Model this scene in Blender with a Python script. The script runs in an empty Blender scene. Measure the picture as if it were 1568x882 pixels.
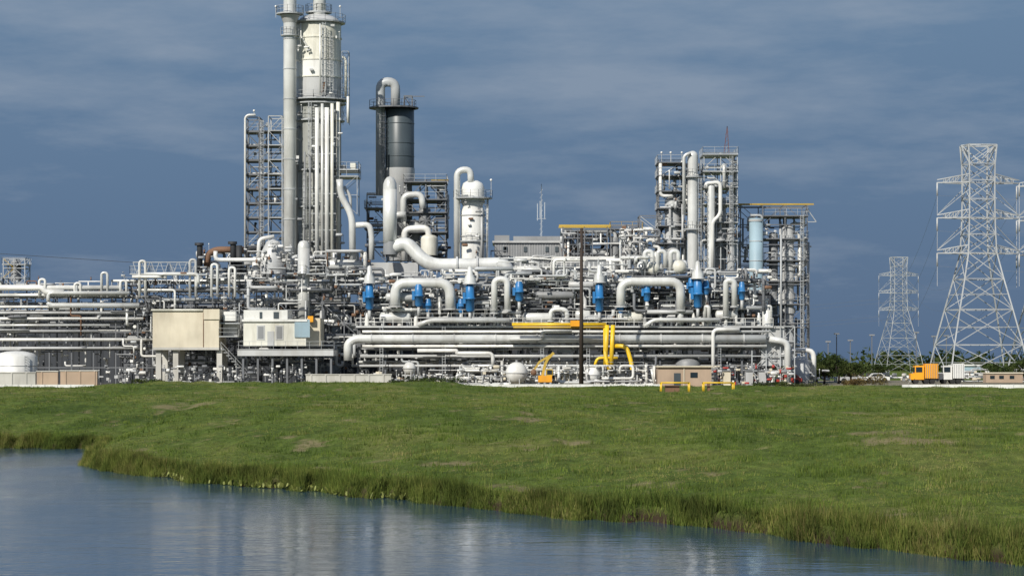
import bpy, math, random
import numpy as np
from mathutils import Vector
random.seed(11); rng=np.random.default_rng(5)
scene=bpy.context.scene
CAMH=6.0; GZ=2.5
# ------------------------------------------------------------ materials
MATS={}
def nn(nt,t,**k):
    n=nt.nodes.new(t)
    for a,b in k.items(): setattr(n,a,b)
    return n
def paint(name,col,rough=0.5,dirt=0.35,dcol=(0.24,0.20,0.15),metal=0.0,scale=0.6,streak=0.18):
    m=bpy.data.materials.new(name); m.use_nodes=True; nt=m.node_tree
    bs=nt.nodes['Principled BSDF']; L=nt.links.new
    tc=nn(nt,'ShaderNodeTexCoord'); mp=nn(nt,'ShaderNodeMapping'); mp.inputs['Scale'].default_value=(1,1,streak)
    L(tc.outputs['Object'],mp.inputs['Vector'])
    n1=nn(nt,'ShaderNodeTexNoise'); n1.inputs['Scale'].default_value=scale; n1.inputs['Detail'].default_value=8; n1.inputs['Roughness'].default_value=0.65
    L(mp.outputs[0],n1.inputs['Vector'])
    r=nn(nt,'ShaderNodeMapRange'); r.inputs[1].default_value=0.48; r.inputs[2].default_value=0.76; r.inputs[3].default_value=0; r.inputs[4].default_value=dirt
    L(n1.outputs['Fac'],r.inputs[0])
    n2=nn(nt,'ShaderNodeTexNoise'); n2.inputs['Scale'].default_value=0.22; n2.inputs['Detail'].default_value=3
    L(tc.outputs['Object'],n2.inputs['Vector'])
    r2=nn(nt,'ShaderNodeMapRange'); r2.inputs[1].default_value=0.3; r2.inputs[2].default_value=0.7; r2.inputs[3].default_value=0.76; r2.inputs[4].default_value=1.06
    L(n2.outputs['Fac'],r2.inputs[0])
    mx=nn(nt,'ShaderNodeMixRGB'); mx.inputs[1].default_value=(*col,1); mx.inputs[2].default_value=(*dcol,1); L(r.outputs[0],mx.inputs[0])
    mu=nn(nt,'ShaderNodeMixRGB',blend_type='MULTIPLY'); mu.inputs[0].default_value=1; L(mx.outputs[0],mu.inputs[1]); L(r2.outputs[0],mu.inputs[2])
    L(mu.outputs[0],bs.inputs['Base Color']); bs.inputs['Roughness'].default_value=rough; bs.inputs['Metallic'].default_value=metal
    MATS[name]=m; return m
paint('white',(0.78,0.78,0.75),0.38,0.45)
paint('cream',(0.72,0.71,0.63),0.5,0.7,(0.3,0.27,0.19))
paint('lgrey',(0.50,0.51,0.51),0.42,0.4)
paint('insul',(0.70,0.71,0.69),0.28,0.4,metal=0.12)
paint('grey',(0.25,0.26,0.27),0.5,0.4,(0.12,0.10,0.08))
paint('colgrey',(0.33,0.34,0.32),0.5,0.75,(0.10,0.10,0.085))
paint('dgrey',(0.065,0.085,0.098),0.42,0.25,(0.035,0.035,0.035))
paint('steel',(0.15,0.16,0.175),0.6,0.4,(0.08,0.06,0.05))
paint('galv',(0.43,0.45,0.46),0.42,0.3)
paint('black',(0.025,0.028,0.033),0.7,0.3,(0.035,0.03,0.025))
paint('clad',(0.034,0.040,0.050),0.7,0.4,(0.045,0.04,0.04))  # black lifted towards blue in the base colour, standing in for air haze
paint('blue',(0.03,0.19,0.46),0.4,0.3)
paint('lblue',(0.32,0.44,0.51),0.5,0.4)
paint('yellow',(0.80,0.52,0.02),0.4,0.3)
paint('dyellow',(0.50,0.34,0.05),0.55,0.4)
paint('orange',(0.82,0.36,0.02),0.4,0.25)
paint('red',(0.42,0.04,0.03),0.45,0.25)
paint('rust',(0.20,0.11,0.065),0.75,0.5,(0.07,0.045,0.03))
paint('tan',(0.66,0.60,0.47),0.8,0.35,(0.35,0.28,0.18))
paint('brick',(0.44,0.33,0.24),0.85,0.4)
paint('concrete',(0.52,0.51,0.47),0.85,0.45)
paint('wood',(0.045,0.032,0.025),0.85,0.4,(0.03,0.02,0.015))
paint('glass',(0.02,0.03,0.04),0.08,0.0)
paint('rubber',(0.02,0.02,0.02),0.8,0.1)
paint('mast',(0.13,0.05,0.055),0.6,0.3)
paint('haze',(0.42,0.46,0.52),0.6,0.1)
# ------------------------------------------------------------ mesh builder
def fillet(p,R,n=5):
    out=[p[0]]
    for i in range(1,len(p)-1):
        a=p[i-1]-p[i]; b=p[i+1]-p[i]
        if a.length<1e-5 or b.length<1e-5: continue
        r=min(R,0.49*a.length,0.49*b.length); s=p[i]+a.normalized()*r; e=p[i]+b.normalized()*r
        for j in range(n+1):
            t=j/n; out.append(s*(1-t)**2+p[i]*2*t*(1-t)+e*t*t)
    out.append(p[-1]); return out
class B:
    def __init__(s,name,d):
        s.name=name; s.d=d; s.k=d/4000.0; s.V=[]; s.F=[]; s.M=[]; s.S=[]; s.mats=[]
        s.gv=555+(CAMH-GZ)/s.k
    def P(s,u,v,w=0): return Vector(((u-784)*s.k,s.d+w,CAMH+(555-v)*s.k))
    def mi(s,m):
        if m not in s.mats: s.mats.append(m)
        return s.mats.index(m)
    def add(s,vs,fs,m,smooth=False):
        o=len(s.V); s.V+= [tuple(v) for v in vs]; mi=s.mi(m)
        for f in fs: s.F.append(tuple(i+o for i in f)); s.M.append(mi); s.S.append(smooth)
    def tubeV(s,pts,r,m,seg=8,cap=True,smooth=True,radii=None):
        n=len(pts); vs=[]; fs=[]; t=(pts[1]-pts[0]).normalized()
        up=Vector((0,0,1)) if abs(t.z)<0.9 else Vector((0,1,0))
        a=t.cross(up).normalized()
        for i in range(n):
            if i==0: t=pts[1]-pts[0]
            elif i==n-1: t=pts[-1]-pts[-2]
            else: t=(pts[i]-pts[i-1]).normalized()+(pts[i+1]-pts[i]).normalized()
            if t.length<1e-6: t=Vector((0,0,1))
            t.normalize(); a=a-t*a.dot(t)
            if a.length<1e-5: a=t.orthogonal()
            a.normalize(); b=t.cross(a); rr=radii[i] if radii else r
            for j in range(seg):
                th=2*math.pi*(j+0.5)/seg; vs.append(pts[i]+(a*math.cos(th)+b*math.sin(th))*rr)
        for i in range(n-1):
            for j in range(seg):
                j2=(j+1)%seg; fs.append((i*seg+j,i*seg+j2,(i+1)*seg+j2,(i+1)*seg+j))
        s.add(vs,fs,m,smooth)
        if cap:
            o=len(s.V)-len(vs); mi=s.mi(m)
            s.F.append(tuple(o+j for j in range(seg))[::-1]); s.M.append(mi); s.S.append(False)
            s.F.append(tuple(o+(n-1)*seg+j for j in range(seg))); s.M.append(mi); s.S.append(False)
    def pipe(s,pts,r,m,R=None,seg=10,flange=False):
        P=[s.P(*p) for p in pts]; r*=s.k
        R=(r*2.6 if R is None else R*s.k)
        if len(P)>2: P2=fillet(P,R)
        else: P2=P
        s.tubeV(P2,r,m,seg)
        if flange:
            for i in range(len(P)-1):
                d=P[i+1]-P[i]
                if d.length>8*r:
                    for f in (0.3,0.7):
                        c=P[i]+d*f; dd=d.normalized()*r*0.25; s.tubeV([c-dd,c+dd],r*1.3,m,seg,smooth=False)
    def beam(s,a,b,t,m): s.tubeV([s.P(*a),s.P(*b)],t*s.k,m,4,False,False)
    def beamV(s,a,b,t,m): s.tubeV([a,b],t,m,4,False,False)
    def box(s,u0,v0,u1,v1,w0,w1,m):
        a=s.P(min(u0,u1),max(v0,v1),w0); b=s.P(max(u0,u1),min(v0,v1),w1)
        vs=[(x,y,z) for z in (a.z,b.z) for y in (a.y,b.y) for x in (a.x,b.x)]
        s.add(vs,[(0,2,3,1),(4,5,7,6),(0,1,5,4),(2,6,7,3),(0,4,6,2),(1,3,7,5)],m)
    def lathe(s,u,v,w,prof,m,axis='z',seg=24,smooth=True):
        c=s.P(u,v,w); vs=[]; fs=[]; n=len(prof)
        for r,h in prof:
            for j in range(seg):
                th=2*math.pi*j/seg; x=r*s.k*math.cos(th); y=r*s.k*math.sin(th); z=h*s.k
                q={'z':(x,y,z),'x':(z,x,y),'y':(x,z,y)}[axis]; vs.append(c+Vector(q))
        for i in range(n-1):
            for j in range(seg):
                j2=(j+1)%seg; fs.append((i*seg+j,i*seg+j2,(i+1)*seg+j2,(i+1)*seg+j))
        s.add(vs,fs,m,smooth); 
    def column(s,u,v0,v1,w,r,m,dome=0.5,seg=24):
        h=v0-v1; p=[(r,0),(r,h-r*dome)]+[(r*math.cos(a),h-r*dome+r*dome*math.sin(a)) for a in (0.3,0.6,0.9,1.2,1.45)]+[(0.01,h)]
        s.lathe(u,v0,w,p,m,seg=seg)
    def drum(s,u0,u1,v,w,r,m,seg=16):
        L=u1-u0; e=r*0.5
        p=[(0.01,0),(r*0.5,e*0.15),(r*0.85,e*0.5),(r,e),(r,L-e),(r*0.85,L-e*0.5),(r*0.5,L-e*0.15),(0.01,L)]
        s.lathe(u0,v,w,p,m,'x',seg)
    def sphere(s,u,v,w,r,m,sz=1.0,seg=20):
        p=[(max(0.01,r*math.sin(a)),-r*sz*math.cos(a)) for a in np.linspace(0,math.pi,11)]
        s.lathe(u,v,w,p,m,seg=seg)
    def railV(s,pts,h=1.15,m='galv',t=0.035,step=1.6,closed=False):
        if closed: pts=pts+[pts[0]]
        up=Vector((0,0,h))
        for a,b in zip(pts[:-1],pts[1:]):
            s.beamV(a+up,b+up,t,m); s.beamV(a+up*0.5,b+up*0.5,t*0.8,m)
            L=(b-a).length; n=max(1,int(L/step))
            for i in range(n+1):
                q=a.lerp(b,i/n); s.beamV(q,q+up,t,m)
    def platform(s,u,v,w,r,m='galv',h=1.15,a0=0,a1=360,rin=0.0):
        s.lathe(u,v,w,[(max(rin,0.01),-1),(r,-1),(r,1),(max(rin,0.01),1)],m,seg=20,smooth=False)
        c=s.P(u,v-1,w); R=r*s.k
        pts=[c+Vector((R*math.cos(math.radians(a)),R*math.sin(math.radians(a)),0)) for a in range(a0,a1,24)]
        s.railV(pts,h,m,closed=(a1-a0==360),step=3)
    def deck(s,u0,u1,v,w0,w1,m='steel',rail=True,rm='galv',th=1.6):
        s.box(u0,v,u1,v+th,w0,w1,m)
        if rail:
            s.railV([s.P(u0,v,w1),s.P(u0,v,w0),s.P(u1,v,w0),s.P(u1,v,w1)],m=rm)
    def ladder(s,u,v0,v1,w,m='galv',cage=True):
        for du in (-2.2,2.2): s.beam((u+du,v0,w),(u+du,v1,w),0.5,m)
        v=v0
        while v>v1:
            s.beam((u-2.2,v,w),(u+2.2,v,w),0.35,m); v-=4
        if cage:
            v=v0-20
            while v>v1:
                c=[s.P(u+3.6*math.cos(a),v,w-3.6*s.k*(1+math.sin(a))) for a in np.linspace(0,2*math.pi,9)]
                s.tubeV(c,0.3*s.k,m,4,False,False); v-=9
            for a in (-2.3,-1.57,-0.8): s.beam((u+3.6*math.cos(a),v0-20,w-3.6*s.k*(1-math.sin(a))*0.5),(u+3.6*math.cos(a),v1,w-3.6*s.k*(1-math.sin(a))*0.5),0.25,m)
    def frame(s,u0,u1,v0,v1,w0,w1,nu,nv,t,m,brace=True,nw=1,mix=None):
        us=np.linspace(u0,u1,nu+1); vs=np.linspace(v0,v1,nv+1); ws=np.linspace(w0,w1,nw+1)
        for w in ws:
            for u in us: s.beam((u,v0,w),(u,v1,w),t,m)
            for v in vs[1:]: s.beam((u0,v,w),(u1,v,w),t*0.9,m)
        for u in us:
            for v in vs[1:]: s.beam((u,v,w0),(u,v,w1),t*0.8,m)
        if brace:
            for w in (w0,w1):
                for i in range(nu):
                    for j in range(nv):
                        mm=m if not mix else random.choice([m,mix])
                        if (i+j)%2: s.beam((us[i],vs[j],w),(us[i+1],vs[j+1],w),t*0.6,mm)
                        else: s.beam((us[i+1],vs[j],w),(us[i],vs[j+1],w),t*0.6,mm)
            for u in (u0,u1):
                for j in range(nv): s.beam((u,vs[j],w0 if j%2 else w1),(u,vs[j+1],w1 if j%2 else w0),t*0.6,m)
    def rpipes(s,u0,u1,v0,v1,w0,w1,n,rs,ms,steps=(2,5),lu=60,lv=35):
        for _ in range(n):
            u=random.uniform(u0,u1); v=random.uniform(v1,v0); w=random.uniform(w0,w1)
            pts=[(u,v,w)]; last=random.choice('uvw')
            for i in range(random.randint(*steps)):
                ax=random.choice([a for a in 'uvuvw' if a!=last]); last=ax
                if ax=='u': u=min(u1,max(u0,u+random.choice((-1,1))*random.uniform(8,lu)))
                elif ax=='v': v=min(v0,max(v1,v+random.choice((-1,1))*random.uniform(8,lv)))
                else: w=min(w1,max(w0,w+random.choice((-1,1))*random.uniform(1,3)))
                q=(u,v,w)
                if (s.P(*q)-s.P(*pts[-1])).length>0.5: pts.append(q)
            if len(pts)>1: s.pipe(pts,random.choice(rs),random.choice(ms),seg=8,flange=random.random()<0.4)
    def hpipes(s,u0,u1,vs,w0,w1,n,rs,ms,full=0.5):
        for v in vs:
            for i in range(n):
                r=random.choice(rs); w=random.uniform(w0,w1)
                a,b=(u0,u1) if random.random()<full else sorted((random.uniform(u0,u1),random.uniform(u0,u1)))
                if b-a<25: continue
                pts=[(a,v-r,w),(b,v-r,w)]
                if random.random()<0.5 and (a,b)!=(u0,u1): pts=[(a,v+random.uniform(-30,25),w)]+pts
                s.pipe(pts,r,random.choice(ms),seg=8,flange=random.random()<0.3)
    def gear(s,u0,u1,v0,v1,w0,w1,n,ms=('galv','white','grey','steel','lgrey','rust')):
        for _ in range(n):
            u=random.uniform(u0,u1); v=random.uniform(v1,v0); w=random.uniform(w0,w1); m=random.choice(ms); c=random.random()
            if c<0.35:
                r=random.uniform(1.2,2.6); s.lathe(u,v,w,[(0.01,-r*1.3),(r,-r*1.3),(r*0.5,0),(r,r*1.3),(0.01,r*1.3)],m,random.choice('xz'),8)
                s.beam((u,v,w),(u,v-r*2.4,w),0.35,'steel'); s.lathe(u,v-r*2.4,w,[(0.01,-.25),(r*0.9,-.25),(r*0.9,.25),(0.01,.25)],m,'z',8)
            elif c<0.6:
                a=random.uniform(2,6); b=random.uniform(2,5); s.box(u-a/2,v-b/2,u+a/2,v+b/2,w,w+0.5,m)
            elif c<0.85:
                r=random.uniform(1.2,3); L=random.uniform(4,12); s.drum(u,u+L,v,w,r,m,8)
            else:
                s.beam((u,v+6,w),(u,v-6,w),0.4,'galv'); s.sphere(u,v-6,w,1.1,'white',seg=6)
    def done(s):
        me=bpy.data.meshes.new(s.name); me.from_pydata(s.V,[],s.F)
        for m in s.mats: me.materials.append(MATS[m])
        me.polygons.foreach_set('material_index',s.M); me.polygons.foreach_set('use_smooth',s.S); me.update()
        o=bpy.data.objects.new(s.name,me); scene.collection.objects.link(o); return o
WH=['white','white','insul','insul','lgrey']; MX=['white','white','insul','insul','lgrey','lgrey','galv','galv','grey','steel']
MXR=MX+['rust']
DK=['steel','grey','dgrey','lgrey','rust','black']
# ------------------------------------------------------------ main distillation column
b=B('distillation_column',424); c=488
b.lathe(c,b.gv,0,[(36,0),(34.5,5),(34.5,b.gv-215)],'colgrey',seg=40)
b.lathe(c,215,0,[(34.5,0),(34.5,62)],'colgrey',seg=40)
b.lathe(c,153,0,[(34.4,0),(34.4,33)],'lgrey',seg=40)
b.lathe(c,120,0,[(34.5,0),(34.5,26)],'white',seg=40)
b.lathe(c,94,0,[(34.4,0),(34.4,54)],'cream',seg=40)
b.lathe(c,40,0,[(34.4,0),(33,5),(28,11),(20,15),(9,18),(8.5,24)],'lgrey',seg=40)
for v in (60,94,120,185,262,290,318,345,372): b.lathe(c,v,0,[(34.3,-1),(35.6,-1),(35.6,1),(34.3,1)],'galv' if v>150 else 'cream',seg=40,smooth=False)
b.platform(c,36,0,41); b.platform(c,154,0,46); b.platform(c,160,0,42); b.platform(c,186,0,40,a0=180,a1=360)
b.platform(c,20,0,20)
for v in (262,318,372): b.platform(c,v,0,40,a0=200,a1=350)
for u,r,m in ((489,3.2,'white'),(497,2.2,'insul'),(504,3.4,'white'),(512,2.6,'cream')):
    b.pipe([(u,400,-5.2),(u,158+(u%5)*3,-5.2)],r,m)
b.pipe([(520,395,-3.5),(520,160,-3.5)],3,'cream'); b.pipe([(457,380,-3),(457,200,-3),(462,192,-1)],2,'grey')
b.ladder(499,150,40,-4.3); b.ladder(510,150,60,-3.8); b.ladder(478,260,160,-4.4); b.ladder(470,370,265,-4.2)
b.pipe([(463,40,-3.2),(463,60,-3.2),(476,80,-3.6)],1.2,'white'); b.pipe([(493,42,-4.2),(493,150,-4.2)],1.3,'insul')
b.pipe([(525,88,-1),(530,92,-1),(530,150,-1)],2,'cream'); b.pipe([(500,130,-4.1),(496,148,-4.1)],1.5,'rust')
b.frame(524,534,190,80,-1,2,1,6,0.5,'galv'); b.pipe([(534,150,-2),(534,190,-2)],2,'white')
b.deck(515,551,272,-4,3,'galv'); b.deck(515,551,262,-4,3,'galv'); b.box(520,255,530,262,-3,0,'grey'); b.box(538,252,546,262,-3,0,'cream')
b.frame(516,549,330,272,-4,2,1,2,0.6,'galv')
for u in (470,478): b.pipe([(u,395,-4.6),(u,230+u%7*6,-4.6)],1.4,'grey')
for v in (215,240,300,330,355): b.beam((480,v,-5.3),(518,v,-5.3),0.8,'galv')
b.gear(456,522,260,44,-4.2,-3.9,26,('lgrey','white','grey','galv'))
b.gear(456,522,395,200,-5.5,-4,40,('lgrey','white','grey','galv'))
for u in (522,424): b.beam((u,30,-2),(u,14,-2),0.5,'galv'); b.sphere(u,13,-2,1.8,'white',seg=8)
b.done()
b=B('overhead_vapor_pipe',420)
b.pipe([(444,560,0),(444,-22,0),(487,-22,3),(487,24,3)],10,'insul',R=20,seg=20)
for v in range(60,380,46): b.lathe(444,v,0,[(9.9,-.8),(10.7,-.8),(10.7,.8),(9.9,.8)],'galv',seg=20,smooth=False)
b.platform(444,22,0,21); b.platform(444,55,0,14,a0=180,a1=360); b.lathe(444,36,0,[(10,0),(15,12)],'lgrey',seg=20)
for v in (90,210,330): b.beam((450,v,0),(462,v+6,2),0.9,'galv')
b.done()
# ------------------------------------------------------------ lattice stair tower
b=B('steel_stair_tower',428)
b.frame(375,397,400,180,0,5,1,10,1.2,'steel',mix='galv'); b.frame(411,432,400,178,0,5,1,10,1.1,'galv',mix='steel')
for i,v in enumerate(range(200,400,22)):
    b.beam((397,v,0),(411,v-12,0),1,'galv'); b.deck(375,432,v,0,5,'steel',rail=i%2==0)
b.pipe([(376,400,-.6),(376,181,-.6),(380,177,-.6),(392,177,-.6)],1.8,'white'); b.ladder(402,395,185,-0.4,'galv')
b.rpipes(380,428,395,200,1,4,16,[1,1.6],MX); b.gear(376,430,390,185,0,4,30)
b.beam((389,178,0),(389,170,0),0.5,'galv'); b.sphere(389,170,0,1.8,'white',seg=8)
b.done()
# ------------------------------------------------------------ dark column
b=B('absorber_column',434)
b.lathe(612,258,0,[(22.2,0),(22.2,88),(18,93),(9,96),(.01,97)],'dgrey',seg=32)
b.lathe(612,282,0,[(19,0),(23,8),(23,24)],'lgrey',seg=32); b.lathe(612,400,0,[(20,0),(19,118)],'grey',seg=32)
b.pipe([(583,300,-1),(583,127,-1),(606,127,-1),(606,168,-1)],7.2,'galv',R=12,seg=14)
for v in (190,220,240): b.lathe(612,v,0,[(22.1,-.5),(22.7,-.5),(22.7,.5),(22.1,.5)],'dgrey',seg=32)
b.platform(607,166,0,30,'steel'); b.platform(603,166,0,38,'steel',a0=100,a1=260); b.frame(619,631,166,148,-1,2,1,1,.8,'steel'); b.beam((619,148,0),(650,148,0),0.9,'steel')
for v in range(180,275,16): b.beam((583,v,-1),(594,v,-1),.8,'steel')
b.ladder(588,272,168,-2,'steel')
b.done()
b=B('reactor_support_structure',430)
b.frame(622,682,400,276,0,8,2,4,1.2,'steel',nw=1); b.frame(562,590,400,310,0,6,1,3,1.1,'steel')
for v in (278,305,325,355,380): b.deck(610+(v%3)*4,684,v,-0.5,8,'steel',rm='galv')
b.deck(558,592,318,-.5,6,'steel',rm='galv'); b.deck(558,592,350,-.5,6,'steel',rm='grey')
b.beam((660,276,0),(687,276,0),1.2,'dyellow'); b.beam((660,276,3),(687,276,3),1,'steel')
b.pipe([(604,395,-2),(604,330,-2),(622,330,-2)],5,'insul'); b.pipe([(618,340,-1),(618,300,-1),(646,298,-1),(648,320,-1)],5,'insul',R=10)
b.pipe([(620,400,-2),(620,352,-2),(657,350,-2),(657,370,-2)],5,'white',R=10)
b.column(658,392,360,-2,13,'cream'); b.pipe([(672,388,-1),(682,388,-1)],2,'white')
b.lathe(650,350,1,[(6,0),(9,6),(9,30),(.01,36)],'grey'); b.lathe(634,400,2,[(9,0),(9,60),(.01,66)],'lgrey')
b.rpipes(560,684,400,285,0,7,38,[1,1.6,2.4,3],MX); b.gear(560,684,398,285,-.4,6,70)
b.done()
b=B('vapor_transfer_pipe',408)
b.pipe([(597,372,0),(597,290,0)],10.6,'insul',seg=20); b.lathe(597,290,0,[(10.6,0),(10.2,8),(8,14),(5,18),(.01,20)],'insul',seg=20)
b.lathe(598,386,0,[(11,-4),(11.5,2),(10.8,16)],'grey',seg=20); b.sphere(599,382,0,11,'grey')
b.pipe([(600,380,0),(622,371,0),(655,407,-1),(740,406,-1),(778,404,-1),(779,448,-1)],10.5,'insul',R=22,seg=18)
for u in (700,731): b.lathe(u,406,-1,[(10,-1.5),(12.8,-1.5),(12.8,1.5),(10,1.5)],'lgrey','x',20,False)
b.pipe([(719,406,-1),(719,438,-1)],7,'insul',seg=14)
b.done()
# ------------------------------------------------------------ white column w/ gooseneck
b=B('stripper_column',422)
b.lathe(724,400,0,[(18,0),(18,76),(15,84),(18,90),(18,112),(15,119),(8,123),(.01,124)],'white',seg=28)
for v in (310,330,362): b.lathe(724,v,0,[(18,-.8),(19.2,-.8),(19.2,.8),(18,.8)],'lgrey',seg=28,smooth=False)
b.pipe([(700,400,-1),(700,262,-1),(721,260,-1),(721,282,-1)],5,'insul',R=11,seg=14)
b.platform(724,304,0,30); b.platform(724,370,0,22,a0=240,a1=360); b.ladder(745,398,306,-1); 
b.pipe([(738,400,-2),(738,320,-2)],2,'lgrey'); b.pipe([(745,400,-1),(747,306,-1)],1.6,'white')
b.beam((752,300,0),(752,276,0),.5,'galv'); b.sphere(752,276,0,2,'white',seg=8)
b.gear(704,748,398,290,-3,-2,10); b.beam((702,300,-1),(716,300,-2),1,'galv')
b.done()
b=B('reboiler_pipework',414)
b.pipe([(520,275,0),(522,300,0),(539,330,0),(540,398,0)],5.2,'insul',R=14,seg=12)
b.pipe([(545,345,0),(566,344,0),(569,360,0),(569,398,0)],4.5,'insul',R=9,seg=12)
b.pipe([(536,345,1),(536,300,1),(526,285,1)],2.5,'lgrey')
for u in (403,391,410): b.lathe(u,425,1,[(6,0),(6,26),(.01,30)],'white',seg=14)
for u,v in ((306,374),(357,372)):
    b.pipe([(u,418,0),(u,v+2,0),(u-1,v,0)],4.5,'black'); b.lathe(u-1,v,0,[(7,-2),(7,2),(3,2)],'black',seg=14)
b.pipe([(315,410,1),(318,388,1),(330,382,1),(372,382,1)],5,'rust',R=9); b.pipe([(366,376,0),(366,420,0)],5,'black'); b.pipe([(378,420,1),(378,380,1),(410,380,1)],3,'black')
b.lathe(418,420,0,[(20,0),(20,14),(18,34),(10,50),(.01,54)],'lgrey',seg=20)
b.pipe([(352,384,2),(410,384,2)],4,'white'); b.pipe([(395,400,0),(397,366,0),(420,362,0)],3,'white')
b.pipe([(472,500,-9),(472,384,-9)],9,'insul',seg=18); b.lathe(472,384,-9,[(9,0),(8.5,6),(6,10),(.01,12)],'insul',seg=18)
b.gear(300,560,440,375,-1,6,110); b.rpipes(300,560,440,385,-1,8,65,[1,1.6,2.4,3.4],MXR); b.gear(395,445,420,365,-3,-1,30)
b.drum(350,400,428,2,9,'insul'); b.drum(500,555,405,2,8,'insul'); b.drum(420,470,440,0,8,'lgrey')
b.done()
# ------------------------------------------------------------ right tower cluster
b=B('fractionation_tower',432)
b.column(1060,420,232,-1,8.2,'insul',1); b.platform(1060,272,-1,14); b.platform(1060,352,-1,15); b.lathe(1060,272,-1,[(8,0),(9.5,0),(9.5,4),(8,4)],'white')
b.column(1031,400,300,2,12,'lgrey'); b.column(1088,420,284,-1,6,'insul'); b.column(1104,420,300,3,10,'lgrey'); b.column(1120,420,330,1,6,'lgrey')
b.frame(1078,1129,420,234,0,7,2,8,1.0,'galv',mix='lgrey'); b.frame(1009,1048,400,245,1,7,1,6,1.1,'steel',mix='galv'); b.frame(980,1010,400,330,1,7,1,3,1,'steel',mix='galv')
for v in (248,268,292,318,345,372): b.deck(1007,1048,v,0,8,'steel',rm='galv')
for v in (236,262,286,312,340,368): b.deck(1076,1130,v,-.5,8,'galv',rm='galv')
b.pipe([(1080,290,-1.5),(1080,282,-1.5),(1102,280,-1.5),(1102,330,-1.5),(1090,340,-1.5),(1090,420,-1.5)],3,'white',R=8)
b.pipe([(1046,330,-2),(1046,240,-2),(1056,236,-2)],2.5,'insul'); b.ladder(1070,420,275,-3); b.ladder(1119,420,240,-1)
b.rpipes(1010,1128,415,250,-1,6,65,[1,1.5,2,2.6],MX,lu=25,lv=60); b.gear(1008,1128,415,245,-1,5,120)
b.rpipes(950,1010,415,350,-1,6,30,[1,1.5,2,3],MX,lu=25,lv=40); b.gear(950,1010,412,345,-1,5,50)
for u in (1013,1027,1044): b.beam((u,248,0),(u,234,0),.5,'galv'); b.sphere(u,234,0,1.8,'white',seg=8)
for s_ in ((1110,1),(1118,1)): b.beam((s_[0],234,2),(1115,192,2),.7,'mast')
for v in range(200,234,6): b.beam((1112,v+5,2),(1117,v,2),.4,'mast')
b.done()
b=B('yellow_gantry_crane',440)
b.beam((856,346,0),(935,346,0),2.4,'dyellow'); b.beam((856,346,4),(935,346,4),2,'dyellow')
for u in (862,895,930): b.beam((u,346,0),(u,420,0),1.2,'steel'); b.beam((u,346,4),(u,420,4),1.2,'steel')
b.frame(862,930,420,352,0,4,3,3,.8,'steel'); b.deck(862,930,364,0,4,'steel')
b.frame(935,980,420,346,0,5,2,3,1,'steel'); b.deck(935,985,350,0,5,'steel',rm='dyellow'); b.gear(860,980,420,355,0,4,60); b.rpipes(860,980,420,350,0,5,36,[1.2,2,3],DK+WH)
b.box(872,420,905,372,3,5,'grey'); b.box(905,420,950,380,2,5,'lgrey'); b.column(960,420,352,1,8,'lgrey'); b.column(942,420,362,1,6,'grey')
b.done()
b=B('heater_structure',436)
b.frame(1134,1236,b.gv,314,0,8,3,9,1.1,'steel'); b.beam((1130,313,0),(1246,313,0),1.6,'dyellow'); b.beam((1130,313,8),(1246,313,8),1.2,'steel')
b.lathe(1157,500,-1,[(10.5,0),(10.5,165),(.01,165)],'lblue',seg=20); b.lathe(1157,500,-1,[(11.4,160),(11.4,163)],'lgrey')
for v in (370,400,430,460): b.lathe(1157,v,-1,[(10.4,-.5),(11,-.5),(11,.5),(10.4,.5)],'lgrey',seg=20)
b.column(1208,545,345,1.5,9,'lgrey')
for v in range(365,520,22): b.lathe(1208,v,1.5,[(9,-5),(11.5,-5),(11.5,4),(9,4)],'lgrey',seg=18,smooth=False)
b.column(1186,545,355,2,7,'grey'); b.pipe([(1194,545,-2),(1194,360,-2)],1.5,'galv'); b.ladder(1227,550,330,-1,'galv'); b.pipe([(1240,560,2),(1240,370,2)],2,'lgrey')
for v in (330,365,398,430,465,500): b.deck(1170,1238,v,-.3,8,'steel',rm='galv')
b.beam((1236,320,0),(1250,340,0),.8,'galv'); b.beam((1236,340,0),(1250,340,0),.8,'galv')
b.rpipes(1134,1238,545,330,0,7,55,[1,1.5,2],MX,lu=20,lv=70); b.gear(1134,1238,545,330,-.4,6,90)
b.done()
# ------------------------------------------------------------ buildings
def ribs(b,u0,u1,v0,v1,w,step,m,t=0.3):
    u=u0+step/2
    while u<u1: b.box(u-t,v0,u+t,v1,w-0.05,w-0.002,m); u+=step
b=B('compressor_building',446)
b.box(757,b.gv,862,372,0,12,'grey'); ribs(b,757,862,b.gv,373,0,4,'lgrey'); b.box(754,369,865,372,-0.4,12.4,'lgrey'); b.box(757,369,780,360,1,6,'grey'); b.box(786,369,858,361,2,8,'grey')
for u in (770,772,802,835,850): b.box(u,378,u+5,386,-.15,-.06,'dgrey')
b.frame(752,776,420,385,-3,-1,2,2,.8,'steel')
b.done()
b=B('control_building',428)
b.box(780,430,940,394,0,10,'lgrey'); b.box(778,398,942,393,-.3,10.3,'white'); b.box(780,411,940,408,-.25,-.003,'white')
for u in range(784,936,7): b.box(u,407,u+4,400,-.06,-.003,'grey')
ribs(b,780,940,429,412,0,8,'white'); b.box(780,b.gv,940,430.1,0.5,9.5,'clad'); b.pipe([(775,424,-1),(945,424,-1)],4,'insul'); b.pipe([(775,434,-1),(945,434,-1)],2.5,'insul'); b.rpipes(780,940,425,392,-2,-.6,8,[1,1.6],WH)
b.box(560,430,640,402,0,6,'lgrey'); b.box(520,430,560,410,0,6,'grey')
b.done()
b=B('dark_backing_block',432)  # added dark mass; its near-black colour stands in for shade behind the racks
b.box(190,b.gv,560,470,0,14,'clad'); b.box(560,b.gv,1180,448,0,16,'clad'); ribs(b,190,560,b.gv,471,0,9,'black'); ribs(b,560,1180,b.gv,449,0,9,'black')
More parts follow.
